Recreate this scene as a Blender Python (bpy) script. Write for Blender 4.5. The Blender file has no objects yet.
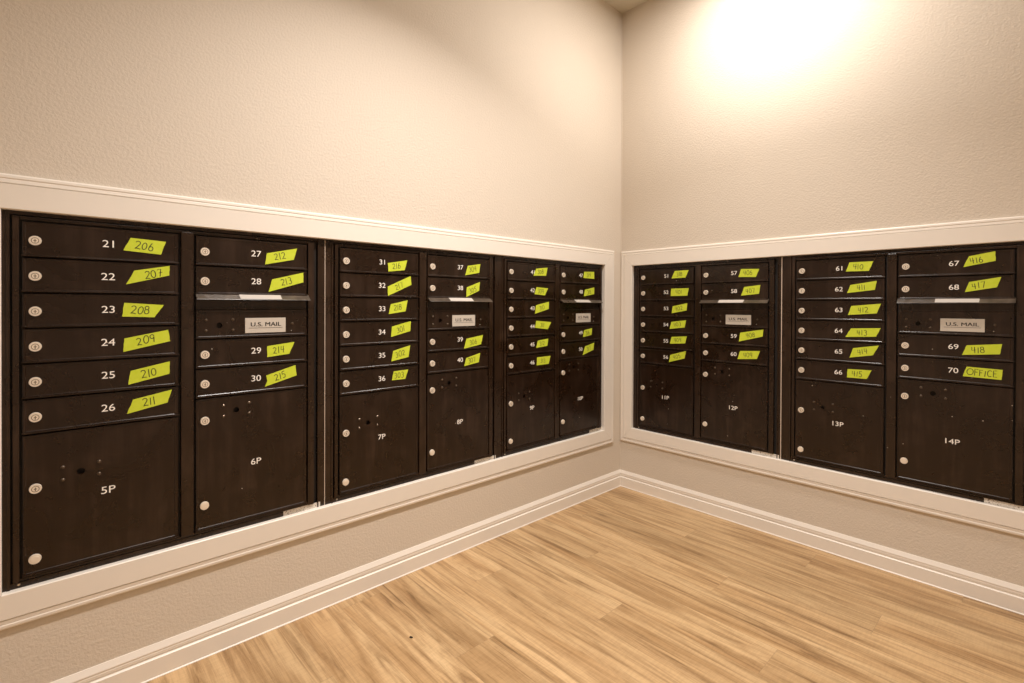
import bpy, bmesh, math, random
from mathutils import Vector, Matrix

# ---------------------------------------------------------------- camera
sc = bpy.context.scene
C = sc.collection
PITCH, YAW, ROLL = -0.00553, 0.74563, 0.0038
CAM = Vector((-2.4933, -1.74568, 1.07017))
F_PX, CY = 499.93, 307.675
fw = Vector((math.sin(YAW)*math.cos(PITCH), math.cos(YAW)*math.cos(PITCH), math.sin(PITCH)))
rt = Vector((math.cos(YAW), -math.sin(YAW), 0)); up = rt.cross(fw)
r2 = rt*math.cos(ROLL) + up*math.sin(ROLL); u2 = -rt*math.sin(ROLL) + up*math.cos(ROLL)
cd = bpy.data.cameras.new('camera'); cam = bpy.data.objects.new('camera', cd); C.objects.link(cam)
cd.sensor_width = 36; cd.lens = F_PX*36/1024; cd.shift_y = (CY-341.5)/1024; cd.clip_start = .02
cam.matrix_world = Matrix(((r2.x, u2.x, -fw.x, CAM.x), (r2.y, u2.y, -fw.y, CAM.y), (r2.z, u2.z, -fw.z, CAM.z), (0, 0, 0, 1)))
sc.camera = cam

# ---------------------------------------------------------------- world, light, exposure
ZC = 2.80                                   # ceiling height
w = bpy.data.worlds.new('world'); sc.world = w; w.use_nodes = True
w.node_tree.nodes['Background'].inputs[0].default_value = (1, .9, .78, 1)
w.node_tree.nodes['Background'].inputs[1].default_value = 0.02
vs = sc.view_settings
vs.view_transform = 'Standard'; vs.look = 'None'; vs.gamma = 1; vs.use_curve_mapping = False
vs.exposure = 0.0
LIGHTS = [((-0.48, -0.88), 25, (1, .93, .875)), ((-1.62, -0.97), 31.5, (1, .93, .88)), ((-2.10, -2.00), 7, (1, .93, .875))]  # third one is an unseen fill, added to lift the dark lower areas
for (lx, ly), pw, col in LIGHTS:
    ld = bpy.data.lights.new('downlight', 'AREA'); ld.shape = 'DISK'; ld.size = .15; ld.energy = pw; ld.color = col
    ld.spread = math.radians(180 if lx > -1 else 118)
    lo = bpy.data.objects.new('downlight', ld); C.objects.link(lo); lo.location = (lx, ly, ZC-.016)

# ---------------------------------------------------------------- materials
def M(name, col=(.5, .5, .5), rough=.5, metal=0, spec=.5):
    m = bpy.data.materials.new(name); m.use_nodes = True
    b = m.node_tree.nodes['Principled BSDF']
    b.inputs['Base Color'].default_value = (*col, 1); b.inputs['Roughness'].default_value = rough
    b.inputs['Metallic'].default_value = metal; b.inputs['Specular IOR Level'].default_value = spec
    return m
class NT:
    def __init__(s, m): s.t = m.node_tree; s.b = s.t.nodes['Principled BSDF']
    def n(s, ty, **kw):
        x = s.t.nodes.new(ty)
        for k, v in kw.items(): setattr(x, k, v)
        return x
    def l(s, a, b): s.t.links.new(a, b)
    def math(s, op, a, b=None, c=None):
        x = s.n('ShaderNodeMath', operation=op)
        for i, v in enumerate((a, b, c)):
            if v is None: continue
            if isinstance(v, (int, float)): x.inputs[i].default_value = v
            else: s.l(v, x.inputs[i])
        return x.outputs[0]
    def noise(s, vec, scale, detail=3, rough=.5, dist=0):
        x = s.n('ShaderNodeTexNoise'); x.inputs['Scale'].default_value = scale
        x.inputs['Detail'].default_value = detail; x.inputs['Roughness'].default_value = rough
        x.inputs['Distortion'].default_value = dist
        if vec is not None: s.l(vec, x.inputs['Vector'])
        return x.outputs['Fac']
    def ramp(s, f, stops):
        x = s.n('ShaderNodeValToRGB'); e = x.color_ramp.elements
        while len(e) < len(stops): e.new(.5)
        for i, (p, c) in enumerate(stops):
            e[i].position = p; e[i].color = (*c, 1) if len(c) == 3 else c
        s.l(f, x.inputs[0]); return x.outputs[0]
    def mix(s, f, a, b, mode='MIX'):
        x = s.n('ShaderNodeMix', data_type='RGBA', blend_type=mode)
        for i, v in ((0, f), (6, a), (7, b)):
            if isinstance(v, (int, float)): x.inputs[i].default_value = v
            elif isinstance(v, tuple): x.inputs[i].default_value = (*v, 1)
            else: s.l(v, x.inputs[i])
        return x.outputs[2]
    def bump(s, h, strength, dist):
        x = s.n('ShaderNodeBump'); x.inputs['Strength'].default_value = strength; x.inputs['Distance'].default_value = dist
        s.l(h, x.inputs['Height']); s.l(x.outputs[0], s.b.inputs['Normal'])
    def obj(s): return s.n('ShaderNodeTexCoord').outputs['Object']
    def geo(s): return s.n('ShaderNodeNewGeometry').outputs['Position']

def mat_wall():
    m = M('beige_orange_peel_paint', (.56, .47, .37), .75, spec=.25); t = NT(m); P = t.geo()
    a = t.noise(P, 125, 3, .55, .3); big = t.noise(P, 1.3, 2)
    t.l(t.mix(big, (.68, .605, .51), (.66, .585, .49)), t.b.inputs['Base Color'])
    r = t.ramp(a, [(.38, (0, 0, 0)), (.66, (1, 1, 1))])
    t.bump(r, .30, .0018)
    return m
def mat_ceiling():
    m = M('ceiling_paint', (.66, .61, .50), .85, spec=.2); t = NT(m)
    t.bump(t.noise(t.geo(), 80, 3), .3, .002); return m
def mat_trim():
    m = M('cream_semigloss_trim_paint', (.74, .67, .58), .38); t = NT(m); P = t.geo()
    t.l(t.mix(t.noise(P, 4, 3), (.84, .78, .70), (.81, .75, .67)), t.b.inputs['Base Color'])
    t.bump(t.noise(P, 60, 3), .10, .001); return m
def mat_floor():
    m = M('light_oak_vinyl_plank', (.4, .28, .16), .42); t = NT(m); P = t.geo()
    sep = t.n('ShaderNodeSeparateXYZ'); t.l(P, sep.inputs[0]); X, Y = sep.outputs[0], sep.outputs[1]
    W, L = .152, 1.22
    xr = t.math('DIVIDE', t.math('ADD', X, 1.591+W*30), W); row = t.math('FLOOR', xr); fx = t.math('FRACT', xr)
    off = t.math('MULTIPLY', t.math('SUBTRACT', row, 30.0), .4663)
    yr = t.math('DIVIDE', t.math('ADD', t.math('ADD', Y, .525+L*40), off), L); cell = t.math('FLOOR', yr); fy = t.math('FRACT', yr)
    idv = t.n('ShaderNodeCombineXYZ'); t.l(row, idv.inputs[0]); t.l(cell, idv.inputs[1])
    wn = t.n('ShaderNodeTexWhiteNoise', noise_dimensions='2D'); t.l(idv.outputs[0], wn.inputs['Vector']); rid = wn.outputs['Value']
    def vec(ax, ay, az):
        c = t.n('ShaderNodeCombineXYZ'); t.l(t.math('MULTIPLY', X, ax), c.inputs[0]); t.l(t.math('MULTIPLY', Y, ay), c.inputs[1])
        t.l(t.math('MULTIPLY', rid, az), c.inputs[2]); return c.outputs[0]
    broad = t.noise(vec(13, 1.1, 37), 1.0, 3, .55, .8)
    streak = t.noise(vec(27, 1.5, 53), 1.0, 6, .64, 1.6)
    fine = t.noise(vec(190, 9, 71), 1.0, 4, .65, .5)
    saw = t.noise(vec(30, 190, 91), 1.0, 2, .5)
    base = t.ramp(broad, [(.28, (.40, .240, .108)), (.48, (.55, .365, .190)), (.70, (.64, .450, .250))])
    st = t.ramp(streak, [(.28, (.36, .29, .22)), (.42, (.68, .63, .56)), (.54, (.95, .94, .92)), (.72, (1.04, 1.03, 1.0))])
    c = t.mix(.95, base, st, 'MULTIPLY')
    fi = t.ramp(fine, [(.30, (.52, .46, .39)), (.50, (1, 1, 1)), (.8, (1.06, 1.06, 1.05))])
    c = t.mix(.45, c, fi, 'MULTIPLY')
    c = t.mix(.28, c, t.ramp(saw, [(.35, (.72, .70, .66)), (.6, (1, 1, 1))]), 'MULTIPLY')
    vo = t.n('ShaderNodeTexVoronoi', feature='F1'); vo.inputs['Scale'].default_value = 1.0
    t.l(vec(5.5, 1.9, 13), vo.inputs['Vector'])
    kn = t.ramp(vo.outputs['Distance'], [(.03, (.40, .33, .26)), (.10, (1, 1, 1))])
    c = t.mix(.55, c, kn, 'MULTIPLY')
    tone = t.ramp(rid, [(0, (.88, .87, .85)), (1, (1.08, 1.08, 1.08))])
    c = t.mix(1.0, c, tone, 'MULTIPLY')
    ex = t.math('MINIMUM', fx, t.math('SUBTRACT', 1.0, fx)); ey = t.math('MINIMUM', fy, t.math('SUBTRACT', 1.0, fy))
    gx = t.math('LESS_THAN', ex, .0045); gy = t.math('LESS_THAN', ey, .0008); g = t.math('MAXIMUM', gx, gy)
    c = t.mix(t.math('MULTIPLY', g, .30), c, (.16, .10, .05))
    t.l(c, t.b.inputs['Base Color'])
    t.l(t.math('ADD', t.math('MULTIPLY', streak, -.2), .52), t.b.inputs['Roughness'])
    t.bump(t.math('SUBTRACT', t.math('MULTIPLY', fine, .4), g), .25, .0006)
    return m
def mat_bronze(name, col, rough=.29, smudge=True):
    m = M(name, col, rough, spec=.42); t = NT(m); P = t.geo()
    n1 = t.noise(P, 9, 4, .6, .6)
    if smudge:
        mp = t.n('ShaderNodeMapping'); mp.inputs['Scale'].default_value = (40, 40, 3.0); t.l(P, mp.inputs[0])
        n2 = t.noise(mp.outputs[0], 1.0, 3, .6)
        f = t.ramp(t.math('MULTIPLY', n1, n2), [(.24, (0, 0, 0)), (.42, (1, 1, 1))])
        c = t.mix(t.math('MULTIPLY', f, .55), col, tuple(min(1, x*2.6+.012) for x in col))
        v = t.n('ShaderNodeTexVoronoi', feature='F1'); v.inputs['Scale'].default_value = 24; t.l(P, v.inputs['Vector'])
        pick = t.n('ShaderNodeSeparateColor'); t.l(v.outputs['Color'], pick.inputs[0])
        sp = t.math('MULTIPLY', t.math('LESS_THAN', v.outputs['Distance'], .040), t.math('GREATER_THAN', pick.outputs[0], .86))
        c = t.mix(sp, c, (.55, .48, .40))
        t.l(c, t.b.inputs['Base Color'])
    t.l(t.math('ADD', t.math('MULTIPLY', n1, .22), rough-.11), t.b.inputs['Roughness'])
    t.bump(t.noise(P, 420, 2), .10, .0004)
    return m
def mat_tape():
    m = M('fluorescent_yellow_green_tape', (.56, .66, .03), .55, spec=.3); t = NT(m); P = t.geo()
    t.l(t.mix(t.noise(P, 55, 3, .6), (.50, .62, .012), (.64, .70, .075)), t.b.inputs['Base Color'])
    t.bump(t.noise(P, 300, 2), .25, .0004); return m
def mat_serial():
    m = M('printed_serial_label', (.6, .55, .48), .6); t = NT(m); P = t.geo()
    a = t.noise(P, 170, 2, .7)
    t.l(t.ramp(a, [(.36, (.20, .15, .11)), (.44, (.74, .68, .60))]), t.b.inputs['Base Color']); return m

MW, MC, MT, MF = mat_wall(), mat_ceiling(), mat_trim(), mat_floor()
BR = (.0135, .0052, .0017)
MD = mat_bronze('dark_bronze_door_paint', BR)
MFR = mat_bronze('dark_bronze_frame_paint', (.019, .0085, .0035), .29)
MDK = M('dark_recess_metal', (.006, .004, .003), .6)
MLK = M('nickel_lock_face', (.80, .71, .59), .42, .15); MLD = M('lock_keyway', (.22, .17, .115), .5, .3)
MNUM = M('white_number_paint', (.92, .88, .82), .5)
MTP = mat_tape(); MINK = M('dark_green_marker_ink', (.028, .034, .010), .6)
MUS = M('us_mail_label_plate', (.56, .51, .44), .45); MTX = M('label_print', (.012, .009, .008), .6, spec=.2)
MST = M('hood_sticker', (.50, .45, .40), .5); MSR = mat_serial()
MSEAM = M('pale_seam_strip', (.66, .55, .46), .6)
MRV = M('worn_bronze_rivet', (.11, .08, .055), .28, .6)
MSC = M('bright_screw', (.70, .62, .52), .35, .7)
ML = M('light_lens', (.9, .85, .75), .4)
ML.node_tree.nodes['Principled BSDF'].inputs['Emission Color'].default_value = (1, .82, .6, 1)
ML.node_tree.nodes['Principled BSDF'].inputs['Emission Strength'].default_value = 6

# ---------------------------------------------------------------- helpers
def obj(name, bm, mats, parent=None, smooth=False, loc=None):
    me = bpy.data.meshes.new(name); bm.to_mesh(me); bm.free()
    for mm in (mats if isinstance(mats, (list, tuple)) else [mats]): me.materials.append(mm)
    if smooth:
        for p in me.polygons: p.use_smooth = True
    o = bpy.data.objects.new(name, me); C.objects.link(o)
    if loc: o.location = loc
    if parent: o.parent = parent
    return o
def struct(name, bm, mats, **k):
    o = obj(name, bm, mats, **k); o['kind'] = 'structure'; return o
def box(bm, x0, x1, y0, y1, z0, z1, mi=0, bev=0):
    r = bmesh.ops.create_cube(bm, size=1); v = r['verts']
    for q in v: q.co = ((x0+x1)/2+q.co.x*(x1-x0), (y0+y1)/2+q.co.y*(y1-y0), (z0+z1)/2+q.co.z*(z1-z0))
    fs = {f for q in v for f in q.link_faces}
    for f in fs: f.material_index = mi
    if bev:
        es = list({e for q in v for e in q.link_edges})
        bmesh.ops.bevel(bm, geom=es, offset=bev, segments=2, affect='EDGES', profile=.6, clamp_overlap=True)
def disc(bm, x, z, y0, y1, r, n=20, mi=0, taper=1.0):          # cylinder along Y: y1 back, y0 front
    a = [bm.verts.new((x+r*math.cos(6.28319*i/n), y1, z+r*math.sin(6.28319*i/n))) for i in range(n)]
    b = [bm.verts.new((x+r*taper*math.cos(6.28319*i/n), y0, z+r*taper*math.sin(6.28319*i/n))) for i in range(n)]
    for i in range(n):
        f = bm.faces.new((a[i], a[(i+1) % n], b[(i+1) % n], b[i])); f.material_index = mi
    f = bm.faces.new(b); f.material_index = mi; f = bm.faces.new(a[::-1]); f.material_index = mi
def prism(bm, pts, y0, y1, mi=0):                              # outline in XZ extruded along Y
    a = [bm.verts.new((x, y0, z)) for x, z in pts]; b = [bm.verts.new((x, y1, z)) for x, z in pts]
    n = len(pts)
    for i in range(n):
        f = bm.faces.new((a[i], a[(i+1) % n], b[(i+1) % n], b[i])); f.material_index = mi
    f = bm.faces.new(a); f.material_index = mi; f = bm.faces.new(b[::-1]); f.material_index = mi
def fix(bm): bmesh.ops.recalc_face_normals(bm, faces=bm.faces[:])
def text_obj(name, s, h, xc, zc, y, mat, parent, sx=1.0, bold=0.0, fat=0):
    cu = bpy.data.curves.new('t', 'FONT'); cu.body = s; cu.size = 1; cu.offset = bold
    o = bpy.data.objects.new('t', cu); C.objects.link(o)
    dg = bpy.context.evaluated_depsgraph_get(); me = bpy.data.meshes.new_from_object(o.evaluated_get(dg))
    bpy.data.objects.remove(o); bpy.data.curves.remove(cu)
    xs = [v.co.x for v in me.vertices]; ys = [v.co.y for v in me.vertices]
    k = h/(max(ys)-min(ys)); cx = (max(xs)+min(xs))/2; cy = (max(ys)+min(ys))/2
    bm = bmesh.new(); bm.from_mesh(me); bpy.data.meshes.remove(me)
    for v in bm.verts: v.co = Vector((xc+(v.co.x-cx)*k*sx, y, zc+(v.co.y-cy)*k))
    if fat:                                  # heavier strokes
        src = bm.faces[:]
        for dx in (-fat, fat):
            g = bmesh.ops.duplicate(bm, geom=src)['geom']
            for v in g:
                if isinstance(v, bmesh.types.BMVert): v.co.x += dx; v.co.y -= .00002*(1 if dx > 0 else -1)
    r = bmesh.ops.extrude_face_region(bm, geom=bm.faces[:])
    for g in r['geom']:
        if isinstance(g, bmesh.types.BMVert): g.co.y += .0006
    fix(bm)
    return obj(name, bm, mat, parent)

# tape outlines on the doors, (distance from the corner, height) of TL, TR, BR, BL
TAPES={21:[(2.329, 1.253), (2.247, 1.249), (2.259, 1.211), (2.345, 1.217)],
22:[(2.321, 1.162), (2.238, 1.18), (2.239, 1.152), (2.339, 1.123)],
23:[(2.343, 1.072), (2.252, 1.066), (2.274, 1.031), (2.348, 1.034)],
24:[(2.343, 0.973), (2.242, 0.994), (2.237, 0.961), (2.345, 0.936)],
25:[(2.329, 0.882), (2.238, 0.902), (2.239, 0.866), (2.334, 0.844)],
26:[(2.324, 0.801), (2.233, 0.819), (2.243, 0.783), (2.337, 0.763)],
27:[(1.973, 1.236), (1.877, 1.259), (1.888, 1.22), (1.979, 1.199)],
28:[(1.957, 1.151), (1.856, 1.178), (1.856, 1.145), (1.968, 1.11)],
29:[(1.972, 0.932), (1.886, 0.942), (1.902, 0.903), (1.972, 0.896)],
30:[(1.975, 0.836), (1.882, 0.863), (1.878, 0.828), (1.979, 0.8)],
31:[(1.536, 1.23), (1.45, 1.246), (1.462, 1.206), (1.533, 1.197)],
32:[(1.536, 1.139), (1.435, 1.184), (1.431, 1.149), (1.535, 1.103)],
33:[(1.522, 1.071), (1.448, 1.087), (1.458, 1.043), (1.531, 1.033)],
34:[(1.517, 0.984), (1.433, 1.004), (1.436, 0.964), (1.521, 0.944)],
35:[(1.511, 0.889), (1.436, 0.907), (1.444, 0.861), (1.519, 0.849)],
36:[(1.509, 0.809), (1.445, 0.811), (1.458, 0.775), (1.517, 0.775)],
37:[(1.147, 1.241), (1.076, 1.253), (1.083, 1.213), (1.161, 1.199)],
38:[(1.152, 1.146), (1.079, 1.172), (1.083, 1.133), (1.155, 1.104)],
39:[(1.152, 0.921), (1.06, 0.934), (1.071, 0.893), (1.167, 0.878)],
40:[(1.154, 0.836), (1.076, 0.854), (1.084, 0.813), (1.165, 0.802)],
41:[(0.719, 1.251), (0.637, 1.26), (0.648, 1.219), (0.738, 1.215)],
42:[(0.716, 1.159), (0.633, 1.155), (0.656, 1.119), (0.73, 1.124)],
43:[(0.719, 1.069), (0.626, 1.087), (0.628, 1.05), (0.726, 1.027)],
44:[(0.717, 0.992), (0.609, 0.983), (0.634, 0.947), (0.726, 0.957)],
45:[(0.705, 0.892), (0.63, 0.899), (0.637, 0.863), (0.717, 0.857)],
46:[(0.71, 0.809), (0.613, 0.81), (0.626, 0.771), (0.713, 0.769)],
47:[(0.344, 1.253), (0.258, 1.257), (0.257, 1.217), (0.351, 1.219)],
48:[(0.337, 1.155), (0.257, 1.17), (0.257, 1.132), (0.346, 1.119)],
49:[(0.343, 0.933), (0.274, 0.942), (0.279, 0.905), (0.351, 0.896)],
50:[(0.332, 0.844), (0.255, 0.859), (0.261, 0.821), (0.354, 0.797)],
51:[(0.349, 1.258), (0.43, 1.259), (0.412, 1.22), (0.33, 1.218)],
52:[(0.329, 1.162), (0.43, 1.163), (0.423, 1.123), (0.325, 1.122)],
53:[(0.338, 1.066), (0.422, 1.083), (0.419, 1.044), (0.332, 1.028)],
54:[(0.331, 0.981), (0.417, 0.992), (0.408, 0.953), (0.32, 0.942)],
55:[(0.333, 0.899), (0.422, 0.906), (0.412, 0.868), (0.322, 0.861)],
56:[(0.326, 0.8), (0.417, 0.828), (0.409, 0.787), (0.317, 0.76)],
57:[(0.704, 1.251), (0.79, 1.247), (0.774, 1.209), (0.692, 1.212)],
58:[(0.72, 1.162), (0.795, 1.17), (0.789, 1.128), (0.705, 1.12)],
59:[(0.702, 0.938), (0.811, 0.958), (0.807, 0.924), (0.695, 0.894)],
60:[(0.702, 0.848), (0.795, 0.854), (0.782, 0.815), (0.689, 0.807)],
61:[(1.157, 1.256), (1.241, 1.256), (1.226, 1.217), (1.144, 1.218)],
62:[(1.161, 1.16), (1.253, 1.175), (1.247, 1.138), (1.149, 1.126)],
63:[(1.165, 1.071), (1.268, 1.081), (1.254, 1.041), (1.153, 1.033)],
64:[(1.164, 0.976), (1.268, 0.981), (1.252, 0.945), (1.144, 0.939)],
65:[(1.173, 0.893), (1.263, 0.91), (1.242, 0.868), (1.159, 0.852)],
66:[(1.153, 0.803), (1.238, 0.805), (1.221, 0.768), (1.151, 0.767)],
67:[(1.533, 1.256), (1.603, 1.27), (1.604, 1.235), (1.518, 1.217)],
68:[(1.534, 1.161), (1.619, 1.177), (1.608, 1.14), (1.523, 1.124)],
69:[(1.529, 0.927), (1.623, 0.937), (1.617, 0.9), (1.516, 0.891)],
70:[(1.529, 0.848), (1.625, 0.845), (1.622, 0.809), (1.519, 0.812)]}


# ---------------------------------------------------------------- room shell
RX, RY = -3.45, -3.05                        # far sides of the room, behind the camera
TH = .13
def wall_with_opening(name, u0, u1, o0, o1, z0, z1, place):
    """plate along local X, front face at y=0, opening o0..o1 x z0..z1"""
    bm = bmesh.new()
    box(bm, u0, u1, 0, TH, 0, z0); box(bm, u0, u1, 0, TH, z1, ZC)
    box(bm, u0, o0, 0, TH, z0, z1); box(bm, o1, u1, 0, TH, z0, z1)
    o = struct(name, bm, MW); o.location = place[0]; o.rotation_euler = (0, 0, place[1]); return o
OZ0, OZ1 = .3565, 1.2999                      # visible opening inside the casings
LO0, LO1 = .171, 2.5815                        # left wall opening, distance from corner
RO0, RO1 = .0845, 1.716                       # right wall opening
LPL, RPL = ((0, 0, 0), 0), ((0, 0, 0), -math.pi/2)
e = .012
wall_with_opening('wall_left', RX-TH, TH, -LO1-e, -LO0+e, OZ0-e, OZ1+e, LPL)
wall_with_opening('wall_right', TH*0, -RY+TH, RO0-e, RO1+e, OZ0-e, OZ1+e, RPL)
bm = bmesh.new(); box(bm, RX-TH, RX, RY-TH, 0, 0, ZC); struct('wall_back', bm, MW)
bm = bmesh.new(); box(bm, RX, 0, RY-TH, RY, 0, ZC); struct('wall_front', bm, MW)
bm = bmesh.new(); box(bm, RX-TH, TH, RY-TH, TH, -.05, 0); struct('floor', bm, MF)
bm = bmesh.new(); box(bm, RX-TH, TH, RY-TH, TH, ZC, ZC+.05); struct('ceiling', bm, MC)

# casings: profile (distance from the outer edge towards the opening, height above the wall)
def casing(name, place, x0, x1, z0, z1, wl, wr, wt, wb):
    """x0..x1, z0..z1 = inner rectangle in the wall's local frame; mitred frame around it"""
    prof = [(0, 0), (0, .0075), (.0035, .0100), (.0095, .0106), (.0125, .0092), (.0135, .0096), (.0215, .0106), (.0228, .0080), (.0240, .0085), (.0250, .012), (None, .012), ('e', .0100), ('e', -.020)]
    bm = bmesh.new()
    O = [(x0-wl, z0-wb), (x1+wr, z0-wb), (x1+wr, z1+wt), (x0-wl, z1+wt)]
    I = [(x0, z0), (x1, z0), (x1, z1), (x0, z1)]
    for k in range(4):
        a, b = O[k], O[(k+1) % 4]; ia, ib = I[k], I[(k+1) % 4]
        W = abs((ia[1]-a[1]) if k in (0, 2) else (ia[0]-b[0] if 0 else (I[k][0]-O[k][0])))
        dirn = Vector((b[0]-a[0], b[1]-a[1])).normalized()*.0005
        rings = []
        for (p, q, sg) in ((a, ia, 1), (b, ib, -1)):
            ring = []
            for (d, h) in prof:
                dd = W-.002 if d is None else (W if d == 'e' else d)
                f = dd/W
                ring.append(bm.verts.new((p[0]+(q[0]-p[0])*f+sg*dirn.x, -h, p[1]+(q[1]-p[1])*f+sg*dirn.y)))
            rings.append(ring)
        n = len(prof)
        for i in range(n): bm.faces.new((rings[0][i], rings[0][(i+1) % n], rings[1][(i+1) % n], rings[1][i]))
        bm.faces.new(rings[0]); bm.faces.new(rings[1][::-1])
    fix(bm)
    o = struct(name, bm, MT); o.location = place[0]; o.rotation_euler = (0, 0, place[1])
    return o
casing('trim_1', LPL, -LO1, -LO0, OZ0, OZ1, .088, .092, .0865, .0865)
casing('trim_2', RPL, RO0, RO1, OZ0, OZ1, .078, .088, .0865, .0865)

# baseboards
def baseboard(name, place, u0, u1, m0, m1):
    prof = [(0, 0), (.0155, 0), (.0155, .0022), (.0130, .0045), (.0130, .0545), (.0105, .0565), (.0065, .0575), (.0065, .0600), (.0085, .0630), (.0088, .0690), (.0080, .0725), (.0092, .0750), (.0090, .0775), (.0022, .0933), (0, .0933)]
    bm = bmesh.new(); A = []; B = []
    for d, z in prof:
        A.append(bm.verts.new((u0+m0*d, -d, z))); B.append(bm.verts.new((u1-m1*d, -d, z)))
    n = len(prof)
    for i in range(n): bm.faces.new((A[i], A[(i+1) % n], B[(i+1) % n], B[i]))
    bm.faces.new(A); bm.faces.new(B[::-1]); fix(bm)
    o = struct(name, bm, MT); o.location = place[0]; o.rotation_euler = (0, 0, place[1])
baseboard('baseboard_left', LPL, RX, 0, 1, 1)
baseboard('baseboard_right', RPL, 0, -RY, 1, 1)
baseboard('baseboard_back', ((RX, RY, 0), math.pi/2), 0, -RY, 1, 1)
baseboard('baseboard_front', ((0, RY, 0), math.pi), 0, -RX, 1, 1)
# caulk bead down the inside corner of the walls
bm = bmesh.new(); box(bm, -.004, 0, -.004, 0, .0933, ZC-.001); struct('trim_3', bm, MW)

# ---------------------------------------------------------------- mailboxes
Z0, ROW, DW, CP = 1.2755, .0893, .330, .3725   # top of the doors, row height, door width, column pitch
YF = -.001                                     # door face (local Y; the room is at -Y)
def door_panel(bm, x0, x1, z0, z1, hole=None, lip=True):
    """folded sheet door: bevelled rim, slightly dished face, raised lip along the bottom"""
    g = .0012; x0 += g; x1 -= g; z1 -= .0022; z0 += .0008
    yb, yf, yi = YF+.009, YF, YF+.0012
    rim = .005
    O = [(x0, z0), (x1, z0), (x1, z1), (x0, z1)]
    I = [(x0+rim, z0+.006), (x1-rim-.003, z0+.006), (x1-rim-.003, z1-rim), (x0+rim, z1-rim)]
    c = .0012
    def ring(P, y): return [bm.verts.new((x, y, z)) for x, z in P]
    Oc = [(x0+c, z0+c), (x1-c, z0+c), (x1-c, z1-c), (x0+c, z1-c)]
    r0 = ring(O, yb); r1 = ring(O, yf+c); rr = ring(Oc, yf); r2_ = ring(I, yf)
    J = [(I[0][0]+.0015, I[0][1]+.0015), (I[1][0]-.0015, I[1][1]+.0015), (I[2][0]-.0015, I[2][1]-.0015), (I[3][0]+.0015, I[3][1]-.0015)]
    r3 = ring(J, yi)
    for A, B in ((r0, r1), (r1, rr), (rr, r2_), (r2_, r3)):
        for i in range(4): bm.faces.new((A[i], A[(i+1) % 4], B[(i+1) % 4], B[i]))
    if hole:
        hx, hz, hr = hole; n = 24
        hv = [bm.verts.new((hx+hr*math.cos(6.28319*i/n), yi, hz+hr*math.sin(6.28319*i/n))) for i in range(n)]
        hb = [bm.verts.new((v.co.x, yb, v.co.z)) for v in hv]
        es = [bm.edges.get((r3[i], r3[(i+1) % 4])) for i in range(4)] + [bm.edges.new((hv[i], hv[(i+1) % n])) for i in range(n)]
        bmesh.ops.triangle_fill(bm, use_beauty=True, edges=es)
        for i in range(n): bm.faces.new((hv[i], hv[(i+1) % n], hb[(i+1) % n], hb[i]))
    else: bm.faces.new(r3)
    if lip: box(bm, x0-.0015, x1+.0022, yf-.0042, yb-.002, z0+.0004, z0+.0042, bev=.0012)
    fix(bm)
def add_lock(parent, x, z, blank=False, r=.0125, name='lock'):
    bm = bmesh.new()
    disc(bm, x, z, YF-.0040, YF+.002, r, 26, 0, .93)
    if blank:
        disc(bm, x, z, YF-.0046, YF-.0038, r*.72, 22, 0, .9)
    else:
        n = 26; yy = YF-.0041
        for ra, rb in ((.50, .62),):
            a = [bm.verts.new((x+r*ra*math.cos(6.28319*i/n), yy, z+r*ra*math.sin(6.28319*i/n))) for i in range(n)]
            b = [bm.verts.new((x+r*rb*math.cos(6.28319*i/n), yy, z+r*rb*math.sin(6.28319*i/n))) for i in range(n)]
            for i in range(n):
                f = bm.faces.new((a[i], a[(i+1) % n], b[(i+1) % n], b[i])); f.material_index = 1
        box(bm, x-.0009, x+.0009, yy-.0001, yy+.001, z-.0052, z+.0040, 1)
        box(bm, x-.0028, x+.0028, yy-.0001, yy+.001, z-.0010, z+.0010, 1)
    fix(bm); return obj(name, bm, [MLK, MLD], parent)
def add_rivet(parent, x, z, r=.0046, mat=None, y=0):
    bm = bmesh.new(); disc(bm, x, z, YF-.0012+y, YF+.003+y, r, 14, 0, .95); disc(bm, x, z, YF-.0032+y, YF-.0012+y, r*.95, 14, 0, .45); fix(bm)
    return obj('rivet', bm, mat or MRV, parent)

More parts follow.
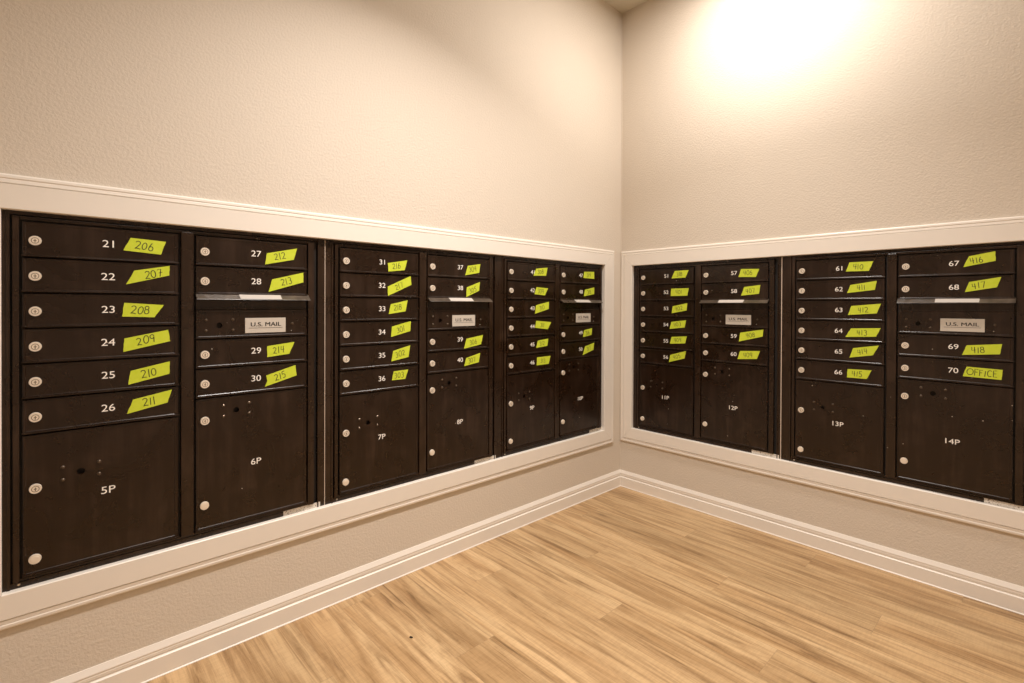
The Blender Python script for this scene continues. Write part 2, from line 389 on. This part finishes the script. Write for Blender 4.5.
# single-stroke handwriting on a unit-high box
def arc(cx, cy, rx, ry, a0, a1, n=10):
    return [(cx+rx*math.cos(math.radians(a0+(a1-a0)*i/n)), cy+ry*math.sin(math.radians(a0+(a1-a0)*i/n))) for i in range(n+1)]
GL = {'0': (.62, [arc(.31, .5, .29, .48, 80, 440, 18)]), '1': (.26, [[(.15, 1), (.12, 0)]]),
 '2': (.62, [arc(.30, .74, .26, .25, 160, -40, 8)+[(.05, .04), (.30, .10), (.62, .02)]]),
 '3': (.56, [arc(.26, .76, .24, .22, 140, -80, 8)+arc(.26, .28, .28, .27, 80, -140, 9)]),
 '4': (.60, [[(.10, 1), (.05, .45), (.60, .50)], [(.46, 1), (.42, 0)]]),
 '5': (.58, [[(.14, .98), (.10, .58)]+arc(.26, .32, .27, .30, 110, -130, 9), [(.14, .98), (.56, 1.0)]]),
 '6': (.56, [[(.36, 1), (.14, .62)]+arc(.29, .28, .25, .27, 160, 520, 16)]),
 '7': (.58, [[(.04, .96), (.54, 1), (.28, 0)]]),
 '8': (.58, [arc(.29, .75, .22, .22, -60, 240, 12)+arc(.28, .27, .27, .27, 100, -240, 14)]),
 '9': (.56, [arc(.28, .72, .24, .25, 10, 360, 12)+[(.50, .6), (.44, 0)]]),
 'O': (.85, [arc(.42, .5, .42, .48, 70, 430, 20)]), 'F': (.52, [[(.08, 0), (.08, 1), (.52, 1)], [(.08, .55), (.44, .55)]]),
 'I': (.22, [[(.10, 0), (.10, 1)]]), 'C': (.60, [arc(.34, .5, .32, .48, 50, 310, 12)]),
 'E': (.52, [[(.52, 1), (.08, 1), (.08, 0), (.54, 0)], [(.08, .52), (.46, .52)]])}
def stroke(bm, pts, wd, y, mi):
    P = [Vector(p) for p in pts]; L = []; R = []
    for i, p in enumerate(P):
        t = (P[min(i+1, len(P)-1)]-P[max(i-1, 0)]); t = t.normalized() if t.length else Vector((1, 0))
        n = Vector((-t.y, t.x))*wd/2; L.append(bm.verts.new((p.x+n.x, y, p.y+n.y))); R.append(bm.verts.new((p.x-n.x, y, p.y-n.y)))
    for i in range(len(P)-1):
        f = bm.faces.new((L[i], L[i+1], R[i+1], R[i])); f.material_index = mi
def add_tape(parent, num, word, q, x0ref, notch=False):
    rnd = random.Random(num*7+3)
    TL, TR, BR_, BL = [Vector(p) for p in q]
    y = YF-.0006
    # torn short ends: a slightly ragged outline
    def rag(a, b, n=5):
        out = [a]; d = b-a; nn = Vector((-d.y, d.x)).normalized()
        for i in range(1, n): out.append(a+d*(i/n)+nn*rnd.uniform(-.0007, .0007))
        return out
    left = [BL, (BL+TL)/2+Vector((.0055, 0)), TL] if notch else rag(BL, TL)+[TL]
    out = left+rag(TR, BR_)+[BR_]
    bm = bmesh.new(); prism(bm, [(p.x, p.y) for p in out], y, YF+.0013); fix(bm)
    ex = ((TR-TL)+(BR_-BL)).normalized(); ey = Vector((-ex.y, ex.x))
    ctr = (TL+TR+BR_+BL)/4
    lw = sum(GL[ch][0]*.9+.16 for ch in word)-.16
    H = .0215 if len(word) < 5 else .0225
    if len(word) > 4: sx = .080/(lw*H)
    else: sx = 1.0
    ctr = ctr - ex*(.004 if num < 61 else (.012 if num > 66 and len(word) < 5 else .004)) + ey*rnd.uniform(-.0015, .0015)
    if num == 22: ctr = ctr+ex*.010
    cur = -lw/2
    for ch in word:
        g, sts = GL[ch]; dy = rnd.uniform(-.05, .05); sc_ = rnd.uniform(.92, 1.06); sl = rnd.uniform(.02, .16)
        if num in (27, 28, 29, 30, 35, 36) or num > 36: sl = rnd.uniform(-.02, .08)
        for st in sts:
            P = []
            for (a, b) in st:
                X = (cur+a*.9*sc_+sl*b)*H*sx; Y = (b*sc_-.5+dy)*H
                p = ctr+ex*X+ey*Y; P.append((p.x, p.y))
            stroke(bm, P, .0021, y-.0003, 1)
        if ch == '7' and num == 22: 
            p = [ctr+ex*((cur+.2)*H)+ey*0, ctr+ex*((cur+.62)*H)+ey*.0005]; stroke(bm, [(v.x, v.y) for v in p], .0016, y-.0003, 1)
        cur += g*.9+.16
    o = obj('tape_label', bm, [MTP, MINK], parent)
    o['label'] = 'torn yellow-green tape handwritten %s' % word
    return o

def written(n):
    k = n-21
    if k < 13: return str(206+k)
    if n <= 51: return str(301+n-34)
    if n <= 69: return str(401+n-52)
    return 'OFFICE'
def make_unit(place, first, sdir, sref, label, mask_l=0, mask_r=0):
    """two-column mailbox unit; local X runs in reading direction from the left column's door edge"""
    ZB = .3565
    root = bpy.data.objects.new('mailbox_unit', None); C.objects.link(root)
    root.location = place[0]; root.rotation_euler = (0, 0, place[1]); root.empty_display_size = .1
    root['label'] = label; root['category'] = 'mailbox'; root['group'] = 'recessed banks of mailboxes'
    Lx, Rx = -.0500, CP+DW+.0650; T, B = OZ1+.004, OZ0-.004
    Lx += mask_l; Rx -= mask_r
    x1l, x1r = -.0165, CP+DW+.0255          # inner frame outline
    z1b, z1t = .3735, 1.2875
    # sheet metal body behind the fronts
    bm = bmesh.new(); box(bm, Lx+.004, Rx-.004, .016, .118, B+.004, T-.004, bev=.002); obj('body', bm, MDK, root)
    # outer trim frame: flat flange with a stepped inner return
    bm = bmesh.new()
    yo = .007
    for (a, b, c, d) in ((Lx, x1l-.0045, B, T), (x1r+.0135, Rx-.0005, B, T), (x1l-.0045, x1r+.0135, z1t+.003, T), (x1l-.0045, x1r+.0135, B, z1b-.003)):
        box(bm, a, b, yo, .017, c, d)
    # raised beads on the vertical flanges
    box(bm, x1l-.0115, x1l-.0045, yo-.003, yo+.004, B, T, bev=.001)
    box(bm, x1r+.0135, x1r+.0175, yo-.003, yo+.004, B, T, bev=.001)
    fix(bm); obj('outer_frame', bm, MFR, root)
    # inner master frame with its stiles and rails
    bm = bmesh.new(); yi = .001
    box(bm, x1l, -.0045, yi, .016, z1b, z1t, bev=.0012)
    box(bm, CP+DW+.0045, x1r, yi, .016, z1b, z1t, bev=.0012)
    box(bm, DW+.0060, CP-.0040, yi-.001, .016, z1b+.004, z1t-.004, bev=.003)
    box(bm, -.0045, CP+DW+.0045, yi+.003, .016, Z0+.003, z1t, bev=.001)
    box(bm, -.0045, CP+DW+.0045, yi+.003, .016, z1b, Z0-10*ROW-.003, bev=.001)
    fix(bm); obj('inner_frame', bm, MFR, root)
    bm = bmesh.new(); box(bm, -.005, CP+DW+.005, .0135, .0158, Z0-10*ROW-.004, Z0+.004); obj('back_panel', bm, MDK, root)
    # tenant doors
    def tenant(num, x0, r):
        zt = Z0-r*ROW; zb = zt-ROW; zc = (zt+zb)/2
        bm = bmesh.new(); door_panel(bm, x0, x0+DW, zb, zt)
        d = obj('mailbox_door', bm, MD, root); d['label'] = 'small mailbox door numbered %d' % num
        add_lock(d, x0+.0245, zc-.0030)
        text_obj('door_number', str(num), .0190, x0+.1685, zc+.0015, YF+.0004, MNUM, d, 1.15, .0)
        q = [(sdir*(a-sref), b) for a, b in TAPES[num]]
        add_tape(d, num, written(num), q, x0, notch=(num == 30))
    for i in range(6): tenant(first+i, 0, i)
    for num, r in ((first+6, 0), (first+7, 1), (first+8, 3.5), (first+9, 4.5)): tenant(num, CP, r)
    pn = 5+2*((first-21)//10)
    # parcel doors
    def parcel(num, x0, r, hole, locks):
        zt = Z0-r*ROW; zb = Z0-10*ROW
        bm = bmesh.new(); hx, hz = x0+hole[0], hole[1]
        door_panel(bm, x0, x0+DW, zb, zt, (hx, hz, .0085))
        d = obj('parcel_door', bm, MD, root); d['label'] = 'large parcel door marked %dP' % num
        add_lock(d, x0+.0245, locks[0]); add_lock(d, x0+.0235, locks[1], blank=True)
        for a in (-.036, .037):
            for b in (-.0150, .0180): add_rivet(d, hx+a, hz+b)
        text_obj('door_number', '%dP' % num, .0190, x0+.1685, .5625, YF+.0004, MNUM, d, 1.16, .0)
    parcel(pn, 0, 6, (.112, .6255), (.6005, .4225))
    parcel(pn+1, CP, 5.5, (.1105, .7360), (.7145, .4570))
    # outgoing mail: hood over the slot and the panel beneath it
    lo_ = {21: 0, 31: -.010, 41: -.008, 51: -.007, 61: -.005}[first]; ho_ = {21: -.009, 31: -.024, 41: -.020, 51: -.029, 61: -.010}[first]
    x0 = CP; zs = Z0-2*ROW; zp = 1.0525; zb = Z0-3.5*ROW
    bm = bmesh.new(); door_panel(bm, x0, x0+DW, zb, zp+.0022, (x0+.064, 1.0035, .0085))
    p = obj('mail_slot_panel', bm, MD, root)
    box_bm = bmesh.new(); box(box_bm, x0+.1355+lo_, x0+.2590+lo_, YF-.0010, YF+.002, .9770, 1.0250, bev=.0005)
    lb = obj('mail_label', box_bm, MUS, p); lb['label'] = 'pale plate reading U.S. MAIL'
    text_obj('lettering', 'U.S. MAIL', .0132, x0+.198+lo_, 1.0045, YF-.0014, MTX, p, 1.22, 0, .00035)
    bm = bmesh.new(); box(bm, x0+.146+lo_, x0+.249+lo_, YF-.0014, YF-.0008, .9922, .9932); obj('lettering', bm, MTX, p)
    for a in (.0275, .1010):
        for b in (.9880, 1.0205): add_rivet(p, x0+a, b)
    add_rivet(p, x0+.281, 1.0045); add_rivet(p, x0+.272+.0055, .981, .0018, MSC)
    # hood: sloping flap that opens downwards over the slot
    bm = bmesh.new()
    ht, hb = zs+.0060, zs-.0135; yo_, yf_ = YF+.002, YF-.0235
    sec = [(yo_, ht), (yf_, hb+.0012), (yf_-.0008, hb), (yf_+.0016, hb-.0008), (yo_+.001, ht-.0040)]
    A = [bm.verts.new((x0-.0005, y, z)) for y, z in sec]; Bv = [bm.verts.new((x0+DW+.0035, y, z)) for y, z in sec]
    n = len(sec)
    for i in range(n): bm.faces.new((A[i], A[(i+1) % n], Bv[(i+1) % n], Bv[i]))
    bm.faces.new(A); bm.faces.new(Bv[::-1])
    box(bm, x0+.001, x0+DW-.001, YF+.001, YF+.012, zs-.006, zs+.001)
    fix(bm); h = obj('slot_hood', bm, MHD, root)
    bm = bmesh.new(); o_ = .0007
    sl = lambda f: (yo_+(yf_-yo_)*f, ht+(hb+.0012-ht)*f)
    (ya, za), (yb, zb_) = sl(.16), sl(.97)
    vs_ = [bm.verts.new(c) for c in ((x0+.126+ho_, ya-o_, za+o_), (x0+.250+ho_, ya-o_, za+o_), (x0+.250+ho_, yb-o_, zb_+o_), (x0+.126+ho_, yb-o_, zb_+o_))]
    bm.faces.new(vs_); obj('hood_label', bm, MST, h)
    # slot liner
    bm = bmesh.new(); box(bm, x0+.002, x0+DW-.002, .006, .0135, zp, zs-.006); obj('slot_flap', bm, MFR, root)
    bm = bmesh.new(); box(bm, x0+.002, x0+DW-.002, .000, .0075, zp+.0015, zp+.0045, bev=.0008); obj('slot_sill', bm, MFR, root)
    # serial label along the bottom flange, corner screws
    bm = bmesh.new(); box(bm, .628, min(.752, Rx-.010), yo-.0006, yo+.001, OZ0+.0005, OZ0+.0165)
    sl_ = obj('serial_label', bm, MSR, root); sl_['label'] = 'narrow pale printed label'
    bm = bmesh.new(); disc(bm, -.006, .3655, yo-.0025, yo+.001, .0038, 12, 0, .6); fix(bm); obj('screw', bm, MSC, root)
    return root
MHD = mat_bronze('bronze_hood_metal', (.060, .044, .030), .30)

U = [('L', 2.546, 21, 'bank of dark bronze mailboxes numbered 21 to 30, leftmost, with parcel doors 5P and 6P', -.002, 0),
     ('L', 1.7275, 31, 'bank of dark bronze mailboxes numbered 31 to 40, middle of the left wall', 0, 0),
     ('L', .9120, 41, 'bank of dark bronze mailboxes numbered 41 to 50 on the left wall, nearest the corner', 0, .0),
     ('R', .1287, 51, 'bank of dark bronze mailboxes numbered 51 to 60 on the right wall, nearest the corner', .0, .004),
     ('R', .9507, 61, 'bank of dark bronze mailboxes numbered 61 to 70, rightmost, with the tape reading OFFICE', -.0080, 0)]
for wl, s, first, lab, ml, mr in U:
    if wl == 'L': make_unit(((-s, 0, 0), 0), first, -1, s, lab, ml, mr)
    else: make_unit(((0, -s, 0), -math.pi/2), first, 1, s, lab, ml, mr)
# thin pale strips where two banks meet
bm = bmesh.new(); box(bm, -.0009, .0009, .0050, .009, OZ0+.001, OZ1-.003); o = struct('trim_4', bm, MSEAM); o.location = (-1.7785, 0, 0)
bm = bmesh.new(); box(bm, -.0015, .0015, .0040, .009, OZ0+.001, OZ1-.003); o = struct('trim_5', bm, MSEAM); o.location = (0, -.8885, 0); o.rotation_euler = (0, 0, -math.pi/2)

# ---------------------------------------------------------------- small things
def chip():
    bm = bmesh.new(); bmesh.ops.create_icosphere(bm, subdivisions=2, radius=.0045); rnd = random.Random(4)
    for v in bm.verts: v.co = Vector((v.co.x*.55, v.co.y*1.5, v.co.z*.5+.0022))*rnd.uniform(.8, 1.2)
    o = obj('wood_chip', bm, M('dark_chip', (.03, .018, .010), .7), loc=(-1.644, -.354, .0003)); o.rotation_euler = (0, 0, .6)
    o['label'] = 'tiny dark brown crumb lying on the wood plank floor'; o['category'] = 'crumb'
chip()
for i, ((lx, ly), pw, col) in enumerate(LIGHTS):
    t = bpy.data.objects.new('ceiling_light', None); C.objects.link(t); t.location = (lx, ly, ZC)
    t['label'] = ('round white ceiling downlight close to the wall corner', 'round white ceiling downlight in front of the middle of the left wall', 'fill light added behind the viewer, built like a round white ceiling downlight')[i]; t['category'] = 'light'
    bm = bmesh.new()
    a = [[bm.verts.new((r*math.cos(6.28319*k/32), r*math.sin(6.28319*k/32), z)) for k in range(32)] for r, z in ((.105, 0), (.103, -.006), (.086, -.012), (.080, -.008), (.080, 0))]
    for p, q in zip(a, a[1:]):
        for k in range(32): bm.faces.new((p[k], p[(k+1) % 32], q[(k+1) % 32], q[k]))
    fix(bm); obj('trim_ring', bm, MT, t, smooth=True)
    bm = bmesh.new(); f = bm.faces.new([bm.verts.new((.0795*math.cos(6.28319*k/32), .0795*math.sin(6.28319*k/32), -.0075)) for k in range(32)]); fix(bm); obj('lens', bm, ML, t)
